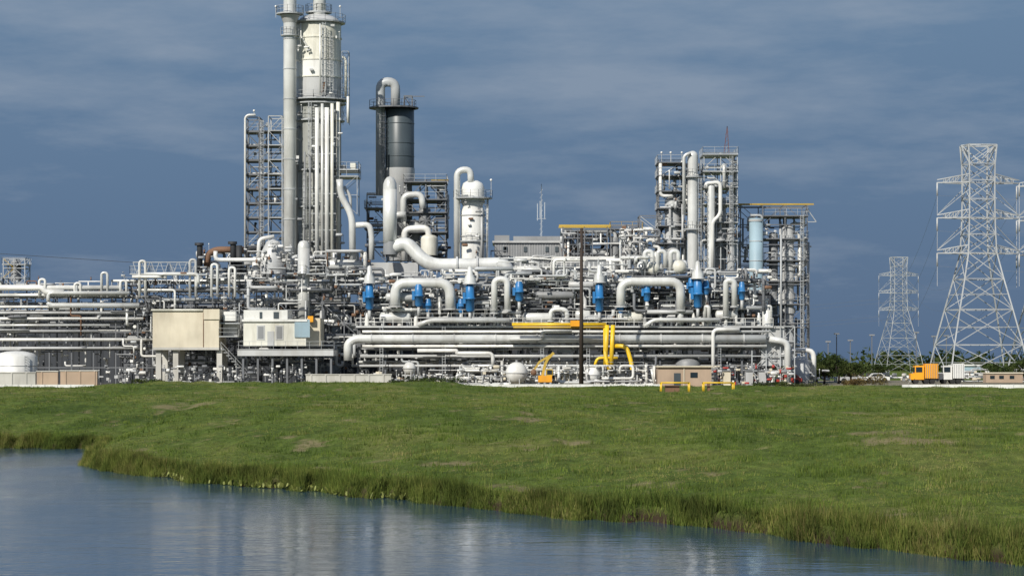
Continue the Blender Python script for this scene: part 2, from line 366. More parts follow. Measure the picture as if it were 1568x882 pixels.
b.box(-120,b.gv,189,478,2,14,'clad'); ribs(b,-120,189,b.gv,479,2,9,'black')  # extension added to darken the gaps under the left rack
b.box(188,471,562,467,-.4,14.4,'steel'); b.box(562,449,1182,444,-.4,16.4,'steel')
b.done()
b=B('elevated_switchgear_building',398)
b.box(242,532,342,477,-6,4,'tan'); b.box(240,477,318,474.5,-6.3,4.3,'cream'); b.box(319,490,343,474.6,-6.2,4.2,'tan'); b.box(318,532,319,480,-6.08,-6.003,'rust')
for u in (250,276,342): b.box(u-4,b.gv,u+4,532.02,-5.5,-4.7,'concrete'); b.box(u-4,b.gv,u+4,532.02,2,2.8,'concrete')
b.box(242,536,342,532.05,-6.1,4.1,'concrete')
b.deck(342,370,515,-6,0,'galv'); b.deck(342,372,495,-5,0,'galv'); b.box(345,515,368,484,-3,0,'lgrey'); b.box(348,492,366,478,-5,-3.1,'white')
for i in range(11): b.box(345+i*4,535+i*4.5,350+i*4,536+i*4.5,-6,-5,'galv')
b.railV([b.P(345,535,-6),b.P(389,583,-6)],1.1)
b.done()
b=B('operations_building',398)
b.box(380,530,474,492,-7,3,'cream'); b.box(380,492.1,446,476,-6.7,2,'white'); b.box(457,517,480,490,-7.2,-7.003,'lblue'); b.box(474,530,494,488,-5,3,'tan'); b.box(372,545,516,536,-8,3,'lgrey')
b.box(404,489,408,479,-6.76,-6.703,'dgrey'); b.box(425,489,433,479,-6.76,-6.703,'dgrey'); b.box(400,521,412,499,-7.06,-7.003,'lgrey'); b.box(428,521,440,499,-7.06,-7.003,'lgrey'); b.box(402,519,410,501,-7.1,-7.063,'grey'); b.box(430,519,438,501,-7.1,-7.063,'grey')
b.box(416,530,426,508,-7.09,-7.003,'lgrey'); b.box(378,493.5,476,490,-7.3,-7.21,'white'); b.deck(372,516,535,-8,-6.5,'lgrey')
for u in range(380,516,22): b.box(u-1.5,b.gv,u+1.5,545,-7.5,-7,'steel')
b.box(476,494,484,485,-6,-5.1,'orange')
b.done()
# ------------------------------------------------------------ left pipe rack
b=B('pipe_rack',404)
b.frame(-60,245,b.gv,455,0,7,9,5,1.2,'steel',brace=False,nw=1); b.frame(190,560,b.gv,432,1,9,11,5,1.3,'steel',brace=True,nw=1)
for v,r,m in ((441,4,'white'),(452,2.5,'insul'),(470,2,'white'),(479,2,'lgrey'),(488,2.2,'white'),(498,1.8,'insul'),(507,2,'lgrey'),(520,2.4,'white'),(533,2,'lgrey')):
    b.pipe([(-60,v,-.6),(random.uniform(150,240),v,-.6)],r,m)
b.pipe([(-60,441,-1),(66,441,-1),(72,448,-1),(100,448,-1)],4.5,'white'); b.pipe([(76,462,-1.2),(76,449,-1.2),(200,449,-1.2)],3,'insul'); b.pipe([(75,463,-1),(80,468,-1),(215,468,-1)],4,'insul')
b.hpipes(-60,240,[455,466,476,486,496,508,522,536],0,7,4,[.8,1.1,1.6,2.2],MX,.6)
b.hpipes(190,560,[432,446,462,478,500,520,545],0,9,5,[1,1.5,2,3],MX,.2)
b.rpipes(-60,240,560,430,-1,6,75,[.9,1.3,2],MXR); b.rpipes(190,560,560,420,-1.5,6,180,[.8,1.2,1.8,2.6],MX+['steel','black'])
b.gear(-60,240,560,425,-1,6,160); b.gear(190,560,575,415,-2,6,400)
for u in range(-50,240,34): b.deck(u,u+20,455-random.randint(0,20),0,4,'steel')
for u,v in ((62,428),(116,434),(157,418),(186,430),(215,400),(325,405),(292,398),(352,410)):
    b.pipe([(u,455,-1),(u,v,-1),(u+9,v,-1),(u+9,455,-1)],2.,random.choice(WH),R=4.5)
for u in range(200,560,30): b.deck(u,u+28,428-random.randint(0,18),-1,4,'galv')
b.deck(255,375,553,-3,0,'galv'); b.deck(280,510,572,-4,-1,'lgrey'); b.deck(262,420,583,-7,-5,'galv')
for u in range(205,300,14): b.beam((u,436,-1),(u+12,402,-1),.6,'galv'); b.beam((u+12,436,-1),(u,402,-1),.6,'galv')
b.beam((205,402,-1),(300,402,-1),.9,'galv'); b.beam((205,420,-1),(300,420,-1),.9,'galv')
b.done()
b=B('cooling_tower_frame',470); b.frame(5,38,440,396,0,5,2,3,.9,'galv',mix='dyellow'); b.deck(3,40,404,0,5,'galv'); b.lathe(21,430,2,[(8,0),(8,30),(.01,34)],'grey'); b.frame(-40,5,b.gv,425,0,5,2,4,.9,'steel'); b.done()
# ------------------------------------------------------------ main process rack
b=B('process_unit',400)
lv=[500,532,560]
us=list(range(548,1180,42))
for w in (0,5,10):
    for u in us:
        b.box(u-1.3,b.gv,u+1.3,501,w-.15,w+.15,'steel')
        if w: b.beam((u,500,w),(u,425,w),1.2,'steel')
    for v in lv: b.beam((546,v,w),(1178,v,w),1.4,'steel')
for v in (425,448,472):
    for w in (5,10): b.beam((560,v,w),(1170,v,w),1.1,'steel')
for u in us:
    for v in lv+[448,472]: b.beam((u,v,0),(u,v,10),1.1,'steel')
b.box(546,499,1182,502,-1.8,11,'lgrey'); b.railV([b.P(546,499,-1.8),b.P(1182,499,-1.8)],1.15,'white',0.05,1.4)
b.deck(640,760,486,-2.2,-.5,'lgrey',rm='white'); b.deck(860,960,488,-2.2,-.5,'lgrey',rm='white')
b.pipe([(534,552,-2.2),(534,526,-2.2),(545,519,-2.2),(1170,519,-2.2)],6.5,'insul',R=16,seg=16)
b.pipe([(556,530,-2),(1172,530,-2)],2.4,'white'); b.pipe([(552,545,-.6),(1150,545,-.6)],3,'lgrey'); b.pipe([(640,537,-2.4),(700,537,-2.4),(700,541,-2.4),(755,541,-2.4),(755,560,-2.4)],3,'white')
b.pipe([(556,508,-2.2),(1176,508,-2.2)],2,'white'); b.pipe([(540,560,-.5),(900,560,-.5),(900,572,-.5),(1000,572,-.5)],2,'lgrey')
for u in range(570,1170,63): b.lathe(u,519,-2.2,[(6.4,-1),(7.3,-1),(7.3,1),(6.4,1)],'lgrey','x',16,False)
b.pipe([(1090,590,-2.8),(1090,505,-2.8),(1130,505,-2.8)],3,'white'); b.pipe([(780,519,-3.2),(830,519,-3.2),(830,508,-3.2),(875,508,-3.2)],3,'insul')
b.pipe([(640,498,-2.6),(660,491,-2.6),(780,491,-2.6)],3.4,'insul',R=8); b.pipe([(985,500,-2.6),(1000,490,-2.6),(1100,490,-2.6)],3,'insul',R=8)
b.hpipes(548,1178,[506,515,526,536,547,556],-.5,9,6,[1,1.5,2,2.6],MX,.35)
b.hpipes(556,1176,[562,572,582],0,9,4,[1,1.5,2],MX,.2)
b.hpipes(556,1176,[432,446,458,470,482,494],0,10,6,[1,1.6,2.2,3],MX,.2)
for (x0,x1,v,e0,e1,r) in ((606,690,434,470,474,8),(757,777,428,480,476,5),(950,1041,432,470,476,7),(1110,1123,430,486,470,4.5),(843,868,474,492,494,3.6),(1078,1084,470,490,496,3)):
    b.pipe([(x0,e0,-1.6),(x0,v,-1.6),(x1,v,-1.8),(x1,e1,-1.8)],r,'insul',R=r*2.4,seg=14)
    for x,e in ((x0,e0),(x1,e1)): b.lathe(x,e,-1.7,[(r,-1),(r*1.4,-1),(r*1.4,1),(r,1)],'lgrey',seg=14,smooth=False)
b.pipe([(1041,476,-1.8),(1041,498,-1)],5,'insul'); b.pipe([(990,478,-2),(1060,478,-2)],3,'lgrey')
for u in (988,1008,1028): b.pipe([(u,420,2),(u,384,2),(u+12,384,2),(u+12,410,2)],3.6,'insul',R=7)
b.drum(976,1018,410,3,11,'insul'); b.drum(1022,1056,408,3,11,'insul'); b.sphere(1001,411,.6,10,'cream'); b.sphere(1041,409,.6,11,'cream')
b.deck(970,1075,422,0,7,'steel')
for u,v,h,r in ((567,475,40,6),(642,470,34,6),(720,478,42,6.5),(795,462,30,6),(917,478,44,6),(990,462,28,5),(1067,472,44,6.5),(1135,460,28,4.5),(1080,452,22,5),(656,478,20,5),(950,480,20,4),(706,480,22,4.5),(1057,450,24,4)):
    w=-2.2 if r>5 else -1.3
    b.lathe(u,v,w,[(r*.6,0),(r,3),(r,h*.45),(r*1.25,h*.45),(r*1.25,h*.52),(r,h*.52),(r,h-4),(r*.7,h)],'blue',seg=14)
    b.box(u-r*1.7,v-h*.3,u-r*1.02,v-h*.7,w-.3,w+.3,'blue')
    if h>38:
        b.lathe(u,v-h,w,[(r*1.4,0),(r*1.4,8),(r*.7,16),(r*.5,26),(.01,28)],'insul',seg=14); b.lathe(u,v-h-1,w,[(r*1.7,-1),(r*1.7,1),(.1,1)],'lgrey',seg=14)
    b.pipe([(u,v,w),(u,v+14,w)],2.5,'lgrey')
for u0,u1,v,r,m in ((580,630,486,8,'insul'),(670,700,490,6,'lgrey'),(800,850,486,7,'insul'),(880,905,482,7,'insul'),(945,985,486,8,'cream'),(1095,1130,482,7,'insul'),(1020,1050,488,6,'lgrey'),(590,640,455,7,'lgrey'),(820,880,452,6,'grey'),(870,910,436,5,'lgrey')):
    b.drum(u0,u1,v,-.2,r,m)
    for u in (u0+6,u1-8): b.box(u,v+r-1,u+3,v+r+7,-.8,.4,'steel')
for u in range(562,1172,25): b.lathe(u,499,0,[(3.4,0),(3.4,10),(2.2,16),(1,20)],random.choice(['white','insul','lgrey']),seg=10)
b.box(1165,560,1200,500,-1,8,'lgrey'); b.pipe([(1176,519,-2),(1204,524,-2),(1204,585,-2)],5,'insul',R=10); b.lathe(1175,500,0,[(8,0),(8,24),(.01,30)],'insul')
b.frame(1150,1215,b.gv,500,-1.5,7,3,4,1.1,'galv'); b.gear(1150,1210,585,505,-2,0,40)
b.rpipes(550,1180,500,412,-1,8,290,[.8,1.2,1.8,2.4,3.],MX+['steel'])
b.rpipes(550,1180,588,503,-.8,8,150,[.8,1.2,1.8,2.4],MX+['steel','black'])
b.gear(550,1180,498,420,-1.6,8,760); b.gear(550,1180,586,505,-.8,7,300,('galv','lgrey','grey','steel','rust','black'))
for u in range(560,1160,50):
    for v in (448,472):
        if random.random()<.7: b.deck(u,u+random.randint(20,45),v,-.5,5,'steel',rm='galv')
for u in (585,680,830,900,1100): b.ladder(u,b.gv,500,-2,'galv',False)
b.rpipes(760,1000,430,395,-2,4,28,[1,1.6,2.4],WH+['galv'])
b.done()
b=B('yellow_gas_pipe',396)
b.pipe([(784,497,-1),(928,497,-1)],2.6,'yellow'); b.pipe([(786,501.5,-1.2),(926,501.5,-1.2)],1.6,'dyellow')
for u in (929,938): b.pipe([(u,498,-2),(u-3,560,-2)],3.4,'yellow')
b.pipe([(926,500,-1),(926,546,-2.2),(932,566,-2.6)],3,'yellow',R=8); b.pipe([(938,530,-1.5),(958,530,-2.2),(965,552,-2.6),(970,586,-3)],3.4,'yellow',R=9)
b.pipe([(910,560,-2),(914,548,-2),(945,548,-2)],2.2,'yellow')
b.box(873,500,889,491,-2,-1.5,'orange')
b.done()
# ------------------------------------------------------------ ground level things
b=B('storage_tank',396)
b.lathe(40,b.gv,-8,[(32,0),(32,44),(26,49),(14,52),(.01,53)],'white',seg=36)
for v in (560,571): b.lathe(40,v,-8,[(32,-.4),(32.5,-.4),(32.5,.4),(32,.4)],'lgrey',seg=36)
b.ladder(60,586,545,-10.6,'galv',False)
b.done()
for i,(u0,u1,v0,v1,m) in enumerate(((-30,58,588,571,'concrete'),(60,92,589,569,'brick'),(96,152,589,568,'brick'),(470,600,588,574,'concrete'))):
    b=B('concrete_blast_wall',384)
    b.box(u0,b.gv+1,u1,v1,-2,-1.4,m); b.box(u0-1,v1,u1+1,v1-1.6,-2.1,-1.3,'concrete')
    for u in range(int(u0)+8,int(u1)-2,22): b.box(u-1.,b.gv,u+1.,v1,-2.1,-2.003,m)
    b.done()
for u0,u1,d in ((-60,146,372),(698,1010,378),(1380,1700,372)):
    b=B('concrete_kerb_wall',d); b.box(u0,b.gv+2,u1,b.gv-4,-1,-.6,'white')
    for u in range(u0+10,u1,20): b.box(u-.4,b.gv-4.5,u+.4,b.gv+1,-1.02,-.58,'lgrey')
    b.done()
for u,v,r,d in ((791,571,17,390),(907,574,13,392),(627,564,10,392)):
    b=B('spherical_tank',d); b.sphere(u,v,0,r,'white',seg=24)
    for a in range(0,360,72):
        x=math.cos(math.radians(a))*r*.8; y=math.sin(math.radians(a))*r*.8*b.k; b.beam((u+x,b.gv,y),(u+x,v,y),1,'lgrey')
    b.lathe(u,v,0,[(r,-.5),(r+.8,-.5),(r+.8,.5),(r,.5)],'lgrey'); b.lathe(u,v-r,0,[(2,-1),(2,3),(.1,3)],'grey',seg=8); b.done()
b=B('site_equipment',394)
b.gear(700,1000,588,560,-4,2,230,('white','lgrey','white','grey','tan','concrete')); b.rpipes(700,1000,588,560,-4,2,60,[1,1.6,2.2],WH)
b.gear(540,700,588,572,-3,2,70,('white','lgrey','grey','tan')); b.gear(1090,1210,588,560,-3,2,120,('white','lgrey','red','tan','grey'))
b.gear(150,480,586,560,-6,0,150,('white','lgrey','grey','steel')); b.deck(930,985,566,-3,0,'white'); b.deck(850,900,570,-3,0,'white')
for u in (860,876,945,962,1106,1140,1160): b.box(u,b.gv,u+11,568,-2,0,random.choice(['white','lgrey','tan'])); b.box(u-.6,568,u+11.6,566.5,-2.2,.2,'grey')
b.done()
b=B('yard_stores',470)
b.gear(1215,1600,582,570,-6,6,170,('white','lgrey','grey','tan','concrete','rust')); b.pipe([(1210,578,0),(1640,578,0)],1.2,'white'); b.rpipes(1420,1600,584,566,-3,4,20,[1,1.5],WH)
b.done()
b=B('brick_shed',390)
b.box(1006,b.gv+1,1087,562,-3,3,'brick'); b.box(1004,562,1089,560,-3.4,3.4,'tan'); b.box(1030,b.gv,1040,571,-3.08,-3.003,'dgrey'); b.box(1055,578,1066,570,-3.06,-3.003,'glass'); b.box(1044.5,b.gv,1046,562,-3.1,-3.003,'tan'); b.done()
b=B('domed_tank',398); b.lathe(1055,b.gv,3,[(20,0),(20,34),(17,40),(10,44),(.01,45)],'grey',seg=24); b.done()
b=B('excavator',386)
b.box(822,590,846,585,-1.4,1.4,'rubber'); b.box(824,584.9,845,575,-1.2,1.2,'orange'); b.box(836,575,846,565,-1.1,.2,'dyellow'); b.box(837.5,573,845,566.5,-1.16,-1.103,'glass')
b.tubeV(fillet([b.P(830,578,0),b.P(836,552,0),b.P(848,540,0)],1),.28,'dyellow',4,True,False); b.tubeV([b.P(848,541,0),b.P(826,554,0),b.P(818,566,0)],.22,'dyellow',4,True,False)
b.lathe(817,570,-.5,[(.1,0),(5,0),(5,10),(.1,10)],'rust','y',8); b.beam((830,572,.3),(840,556,.3),.8,'grey')
for u in (825,834,843): b.lathe(u,587.5,-1.45,[(.1,0),(2.3,0),(2.3,2)],'grey','y',10)
b.done()
def vehicle(name,d,u,L,body,mcab,kind):
    b=B(name,d); k=b.k; g=b.gv
    H=lambda x:x/k
    for x in ([.9,L-.9] if kind!='truck' else [.9,L-1.9,L-.9]):
        for w in (-1.05,.75):
            b.lathe(u+H(x),g-H(.45),w,[(.1,0),(H(.25),-.0),(H(.27),H(.02)),(H(.46),H(.02)),(H(.46),H(.28)),(.1,H(.28))],'rubber','y',14,False)
    if kind=='truck':
        b.box(u,g-H(.6),u+H(L),g-H(.85),-.8,.8,'black')
        b.box(u,g-H(.7),u+H(.7),g-H(1.7),-1,1,mcab); b.box(u+H(.7),g-H(.7),u+H(2.2),g-H(3.0),-1.1,1.1,mcab); b.box(u+H(.85),g-H(1.9),u+H(1.9),g-H(2.75),-1.13,-1.103,'glass'); b.box(u+H(.66),g-H(1.9),u+H(.698),g-H(2.7),-.9,.9,'glass')
        b.box(u+H(2.35),g-H(.9),u+H(L),g-H(3.3),-1.2,1.2,body); 
        for i in range(6): b.box(u+H(2.5+i*(L-2.7)/5),g-H(.95),u+H(2.57+i*(L-2.7)/5),g-H(3.2),-1.25,-1.203,'grey')
        b.box(u-H(.1),g-H(.5),u,g-H(.8),-1,1,'grey')
    else:
        vs=[(0,.5),(0,1.0),(.9,1.1),(1.5,1.65),(3.0,1.7),(3.7,1.15),(L,1.05),(L,.5)]
        n=len(vs); V=[b.P(u+H(x),g-H(z),w) for w in (-.9,.9) for x,z in vs]; F=[tuple(range(n)),tuple(range(2*n-1,n-1,-1))]+[(i+n,(i+1)%n+n,(i+1)%n,i) for i in range(n)]
        b.add(V,F,body); b.add([b.P(u+H(x),g-H(z),-.91) for x,z in ((1.15,1.15),(1.6,1.58),(2.9,1.62),(3.4,1.17))],[(0,1,2,3)],'glass')
    b.done()
vehicle('orange_dump_truck',430,1393,4.5,'orange','orange','truck'); vehicle('white_box_truck',432,1436,4.2,'white','white','truck')
vehicle('red_pickup_car',402,1188,4.0,'red','red','car'); vehicle('parked_car',446,1322,4.4,'white','white','car'); vehicle('parked_car',438,1283,4.3,'lgrey','lgrey','car'); vehicle('parked_car',400,1140,4.3,'white','white','car')
for u0,u1 in ((1013,1056),(1078,1124)):
    b=B('yellow_safety_barrier',318); g=b.gv
    for u in (u0,u1): 
        for w in (0,2.2): b.tubeV([b.P(u,g+3,w),b.P(u,g-13,w)],.09,'yellow',6)
    for z in (13,):
        for w in (0,2.2): b.tubeV([b.P(u0,g-z,w),b.P(u1,g-z,w)],.09,'yellow',6)
        for u in (u0,u1): b.tubeV([b.P(u,g-z,0),b.P(u,g-z,2.2)],.09,'yellow',6)
    b.box(u0+6,g+2,u0+(28 if u0<1050 else 10),g-(9 if u0<1050 else 12),.6,1.6,'rust'); b.done()
b=B('vent_pipe_arch',418)
b.pipe([(1208,582,0),(1208,536,0),(1246,536,0),(1246,582,0)],4,'white',R=12); b.pipe([(1216,582,2),(1216,548,2),(1238,548,2),(1238,582,2)],3,'white',R=8); b.lathe(1228,582,1,[(16,0),(16,30),(.1,34)],'lgrey'); b.gear(1200,1260,582,560,-1,2,20,('white','lgrey')); b.done()
b=B('utility_pole',382)
b.tubeV([b.P(890,b.gv+4,0),b.P(890.5,352,0)],.3,'wood',8,radii=[.36,.22]); b.lathe(890.5,352,0,[(2.2,0),(2.2,2),(.1,3)],'wood',seg=8); b.box(887,380,889,372,-.35,.1,'grey'); b.done()
for u,v,d in ((1281,512,470),(1302,522,500),(1335,514,520),(1403,510,560),(1449,515,560),(1268,524,500),(1430,516,600)):
    b=B('light_pole',d); b.beam((u,b.gv,0),(u,v,0),.9,'steel'); b.box(u-4,v,u+4,v-2,-.3,.3,'grey'); b.done()
b=B('radio_mast',700)
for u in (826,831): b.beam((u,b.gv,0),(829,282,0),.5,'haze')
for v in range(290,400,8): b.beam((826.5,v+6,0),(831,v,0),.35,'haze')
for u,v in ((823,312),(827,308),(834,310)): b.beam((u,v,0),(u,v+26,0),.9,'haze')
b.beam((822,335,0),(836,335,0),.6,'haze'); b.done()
# ------------------------------------------------------------ pylons
def pylon(name,d,uc,top,rot=0.0,ts=1.0):
    b=B(name,d); k=b.k; g=b.gv; H=g-top
    m='galv'
    prof=[(0,.175),(.15,.148),(.30,.115),(.43,.085),(.54,.062),(.62,.058),(.69,.056),(.77,.055),(.85,.055),(.92,.056),(1.0,.062)]
    cr,sr=math.cos(rot),math.sin(rot)
    base=b.P(uc,g,0)
    def Q(x,y,z): return base+Vector((x*cr-y*sr,x*sr+y*cr,z))
    Hm=H*k; t=(.0026*Hm+.02)*ts
    L=[[Q(sx*p*Hm,sy*p*Hm,h*Hm) for sx,sy in ((-1,-1),(1,-1),(1,1),(-1,1))] for h,p in prof]
    for n_,(a,c_) in enumerate(zip(L[:-1],L[1:])):
        for i in range(4):
            j=(i+1)%4; b.beamV(a[i],c_[i],t*1.3,m); b.beamV(a[i],c_[j],t*.7,m); b.beamV(a[j],c_[i],t*.7,m); b.beamV(c_[i],c_[j],t*.8,m)
            if n_<3:
                mid=(a[i]+a[j]+c_[i]+c_[j])/4; b.beamV(a[i].lerp(c_[i],.5),mid,t*.5,m); b.beamV(a[j].lerp(c_[j],.5),mid,t*.5,m)
    for h,ext in ((.84,.18),(.69,.18),(.54,.18)):
        for sg in (-1,1):
            tip=Q(sg*ext*Hm,0,h*Hm); tip2=Q(sg*ext*Hm,0,(h+.012)*Hm)
            for sy in (-1,1):
                a=Q(sg*.056*Hm,sy*.056*Hm,h*Hm); c_=Q(sg*.056*Hm,sy*.056*Hm,(h+.035)*Hm)
                b.beamV(a,tip,t*1.1,m); b.beamV(c_,tip2,t*.9,m)
                for f in (.25,.5,.75): b.beamV(a.lerp(tip,f),c_.lerp(tip2,f-.2),t*.6,m); b.beamV(a.lerp(tip,f),c_.lerp(tip2,f),t*.6,m)
                if h<.8: b.beamV(Q(sg*.056*Hm,sy*.056*Hm,(h+.12)*Hm),tip2,t*.55,m)
            b.tubeV([tip,tip-Vector((0,0,.055*Hm))],t*1.2,'lgrey',6); b.beamV(tip-Vector((0,0,.055*Hm)),tip-Vector((0,0,.14*Hm)),t*.4,'lgrey')
            b.beamV(Q(0,0,h*Hm),tip,t*.7,m)
    for sg in (-1,1):
        tip=Q(sg*.075*Hm,0,1.0*Hm)
        for sy in (-1,1): b.beamV(Q(sg*.056*Hm,sy*.056*Hm,.92*Hm),tip,t*.8,m); b.beamV(Q(0,sy*.04*Hm,1.0*Hm),tip,t*.8,m); b.beamV(Q(0,sy*.05*Hm,.92*Hm),tip,t*.8,m)
    b.done(); return [Q(sg*.18*Hm,0,(h-.055)*Hm) for h in (.84,.69,.54) for sg in (-1,1)]
A1=pylon('transmission_pylon',520,1498,223,.12); A2=pylon('transmission_pylon',545,1618,230,.12); A3=pylon('transmission_pylon',900,1376,394,.2,.75)
def wires(name,A,C,sag,t):
    b=B(name,400)
    for p,q in zip(A,C):
        pts=[p.lerp(q,i/24)-Vector((0,0,sag*4*(i/24)*(1-i/24))) for i in range(25)]; b.tubeV(pts,t,'steel',4,False,False)
    b.done()
wires('power_line',A1,A3,9,.022)
wires('power_line',A3[2:],[p+Vector((-420,-60,-2)) for p in A3[2:]],10,.035)
wires('power_line',A1,[p+Vector((300,-200,0)) for p in A1],8,.022)
b=B('overhead_cable',440); b.tubeV([b.P(-100+i*16,382+i*1.05,0) for i in range(21)],.05,'black',4,False,False); b.done()
# ------------------------------------------------------------ terrain
HT=rng.random((256,256))
def vn(x,y):
    xi=np.floor(x).astype(int); yi=np.floor(y).astype(int); fx=x-xi; fy=y-yi; fx=fx*fx*(3-2*fx); fy=fy*fy*(3-2*fy)
    g=lambda a,b: HT[a&255,b&255]
    return (g(xi,yi)*(1-fx)+g(xi+1,yi)*fx)*(1-fy)+(g(xi,yi+1)*(1-fx)+g(xi+1,yi+1)*fx)*fy
def fbm(x,y,o=4):
    r=0;a=.5;t=0
    for i in range(o): r=r+a*vn(x*2**i+17.3*i,y*2**i+9.1*i); t+=a; a*=.55
    return r/t
SX=np.array([-400,-60,-36,-28.4,-27.2,-25,-21.7,-16,-10.2,-5.2,-1.7,2.9,5.3,8.1,10.1,12.6,15.2,20,30,60,400.])
SY=np.array([190,186,183,181,170,152,144,131,122,114,107.6,100,98,93.4,86.6,82,77.4,71,60,45,40.])
def ss(t): t=np.clip(t,0,1); return t*t*(3-2*t)
def wig(x): x=np.asarray(x,float); return 3.0*(fbm(x*.45+50,x*0+3.3,2)-.5)+2.2*(vn(x*1.6,x*0+8.2)-.5)+1.3*(vn(x*4.3,x*0+1.2)-.5)
def ysh(x): return np.interp(x,SX,SY)+wig(x)
def barefn(x,y):
    n=fbm(x*.3+5,y*.12+2,3)*.45+fbm(x*.9+3,y*.4,4)*.55
    reg=.03*ss((x+5)/25)*ss((180-y)/60)
    return ss((n+reg-.635)/.06)*.75
def terr(x,y):
    x=np.asarray(x,float); y=np.asarray(y,float); s=y-ysh(x)
    mask=ss(s/12)*(1-ss((y-385)/20))
    up=.55*ss(s/1.7)+1.95*ss(s/72)**.9+mask*((fbm(x*.09,y*.05,3)-.5)*.75+(fbm(x*.45,y*.28,3)-.5)*.38)
    up=up+.62*ss((y-250)/80)*(1-ss((y-366)/12))*ss((2-x)/14)*(.45+fbm(x*.25,y*.02,3))*ss((x+60)/10)-.08*barefn(x,y)*mask
    dn=np.maximum(s*.5,-1.3)
    z=np.where(s>0,up,dn)
    near=4.2*ss((28-y)/28)
    return np.where(y<30,np.maximum(z,-1.3+near*1.35),z)
def geo(a,b,n): return list(np.geomspace(a,b,n))
xs=np.array([-x for x in geo(75,7000,26)][::-1]+list(np.arange(-74,75,.4))+geo(75,7000,26))
ys=np.array([-600,-200,-60]+list(np.linspace(0,66,12))+list(np.arange(68,200,.4))+list(np.arange(200,430,2.))+geo(432,9000,28))
X,Y=np.meshgrid(xs,ys); Z=terr(X,Y); V=np.stack([X,Y,Z],-1).reshape(-1,3)
nx,ny=len(xs),len(ys); I=np.arange(nx*ny).reshape(ny,nx); F=np.stack([I[:-1,:-1],I[:-1,1:],I[1:,1:],I[1:,:-1]],-1).reshape(-1,4)
def mesh_np(name,V,F,mat,smooth=False,attr=None):
    me=bpy.data.meshes.new(name); n=F.shape[1]
    me.vertices.add(len(V)); me.vertices.foreach_set('co',V.astype(np.float32).ravel())
    me.loops.add(F.size); me.loops.foreach_set('vertex_index',F.astype(np.int32).ravel())
    me.polygons.add(len(F)); me.polygons.foreach_set('loop_start',np.arange(0,F.size,n,dtype=np.int32)); me.polygons.foreach_set('loop_total',np.full(len(F),n,dtype=np.int32))
    if smooth: me.polygons.foreach_set('use_smooth',np.ones(len(F),dtype=bool))
    if attr is not None:
        a=me.attributes.new('tone','FLOAT','POINT'); a.data.foreach_set('value',attr.astype(np.float32))
    me.update(calc_edges=True); me.validate(); me.materials.append(mat)
    o=bpy.data.objects.new(name,me); scene.collection.objects.link(o); return o
def ramp(nt,src,stops):
    r=nn(nt,'ShaderNodeValToRGB'); e=r.color_ramp.elements
    while len(e)<len(stops): e.new(.5)
    for el,(p,c_) in zip(e,stops): el.position=p; el.color=(*c_,1)
    nt.links.new(src,r.inputs[0]); return r
def noise_(nt,vec,sc,det=5,ro=.6,scale=None):
    if scale:
        mp=nn(nt,'ShaderNodeMapping'); mp.inputs['Scale'].default_value=scale; nt.links.new(vec,mp.inputs['Vector']); vec=mp.outputs[0]
    n=nn(nt,'ShaderNodeTexNoise'); n.inputs['Scale'].default_value=sc; n.inputs['Detail'].default_value=det; n.inputs['Roughness'].default_value=ro
    nt.links.new(vec,n.inputs['Vector']); return n.outputs['Fac']
m=bpy.data.materials.new('ground_grass'); m.use_nodes=True; nt=m.node_tree; L=nt.links.new; bs=nt.nodes['Principled BSDF']
tc=nn(nt,'ShaderNodeTexCoord'); ob=tc.outputs['Object']
g=ramp(nt,noise_(nt,ob,.11,8,.65,(1,.4,1)),[(.32,(.06,.095,.02)),(.5,(.11,.155,.033)),(.68,(.19,.20,.06))])
g2=ramp(nt,noise_(nt,ob,1.6,6,.7,(1,.35,1)),[(.3,(.5,.5,.5)),(.7,(1.25,1.25,1.2))])
mu=nn(nt,'ShaderNodeMixRGB',blend_type='MULTIPLY'); mu.inputs[0].default_value=1; L(g.outputs[0],mu.inputs[1]); L(g2.outputs[0],mu.inputs[2])
at=nn(nt,'ShaderNodeAttribute'); at.attribute_name='tone'
dirt=ramp(nt,noise_(nt,ob,2.2,6,.7),[(.3,(.17,.14,.07)),(.7,(.33,.27,.16))])
mb=nn(nt,'ShaderNodeMixRGB'); L(at.outputs['Fac'],mb.inputs[0]); L(mu.outputs[0],mb.inputs[1]); L(dirt.outputs[0],mb.inputs[2])
sp=nn(nt,'ShaderNodeSeparateXYZ'); L(ob,sp.inputs[0])
mr=nn(nt,'ShaderNodeMapRange'); mr.inputs[1].default_value=.2; mr.inputs[2].default_value=.6; mr.inputs[3].default_value=1; mr.inputs[4].default_value=0; L(sp.outputs[2],mr.inputs[0])
mm=nn(nt,'ShaderNodeMixRGB'); L(mr.outputs[0],mm.inputs[0]); L(mb.outputs[0],mm.inputs[1]); mm.inputs[2].default_value=(.05,.036,.022,1)
yr=nn(nt,'ShaderNodeMapRange'); yr.inputs[1].default_value=376; yr.inputs[2].default_value=386; L(sp.outputs[1],yr.inputs[0])
y2=nn(nt,'ShaderNodeMapRange'); y2.inputs[1].default_value=500; y2.inputs[2].default_value=520; y2.inputs[3].default_value=1; y2.inputs[4].default_value=0; L(sp.outputs[1],y2.inputs[0])
ym=nn(nt,'ShaderNodeMath',operation='MULTIPLY'); L(yr.outputs[0],ym.inputs[0]); L(y2.outputs[0],ym.inputs[1])
mg=nn(nt,'ShaderNodeMixRGB'); L(ym.outputs[0],mg.inputs[0]); L(mm.outputs[0],mg.inputs[1]); mg.inputs[2].default_value=(.22,.2,.15,1)
L(mg.outputs[0],bs.inputs['Base Color']); bs.inputs['Roughness'].default_value=.95; bs.inputs['Specular IOR Level'].default_value=.1
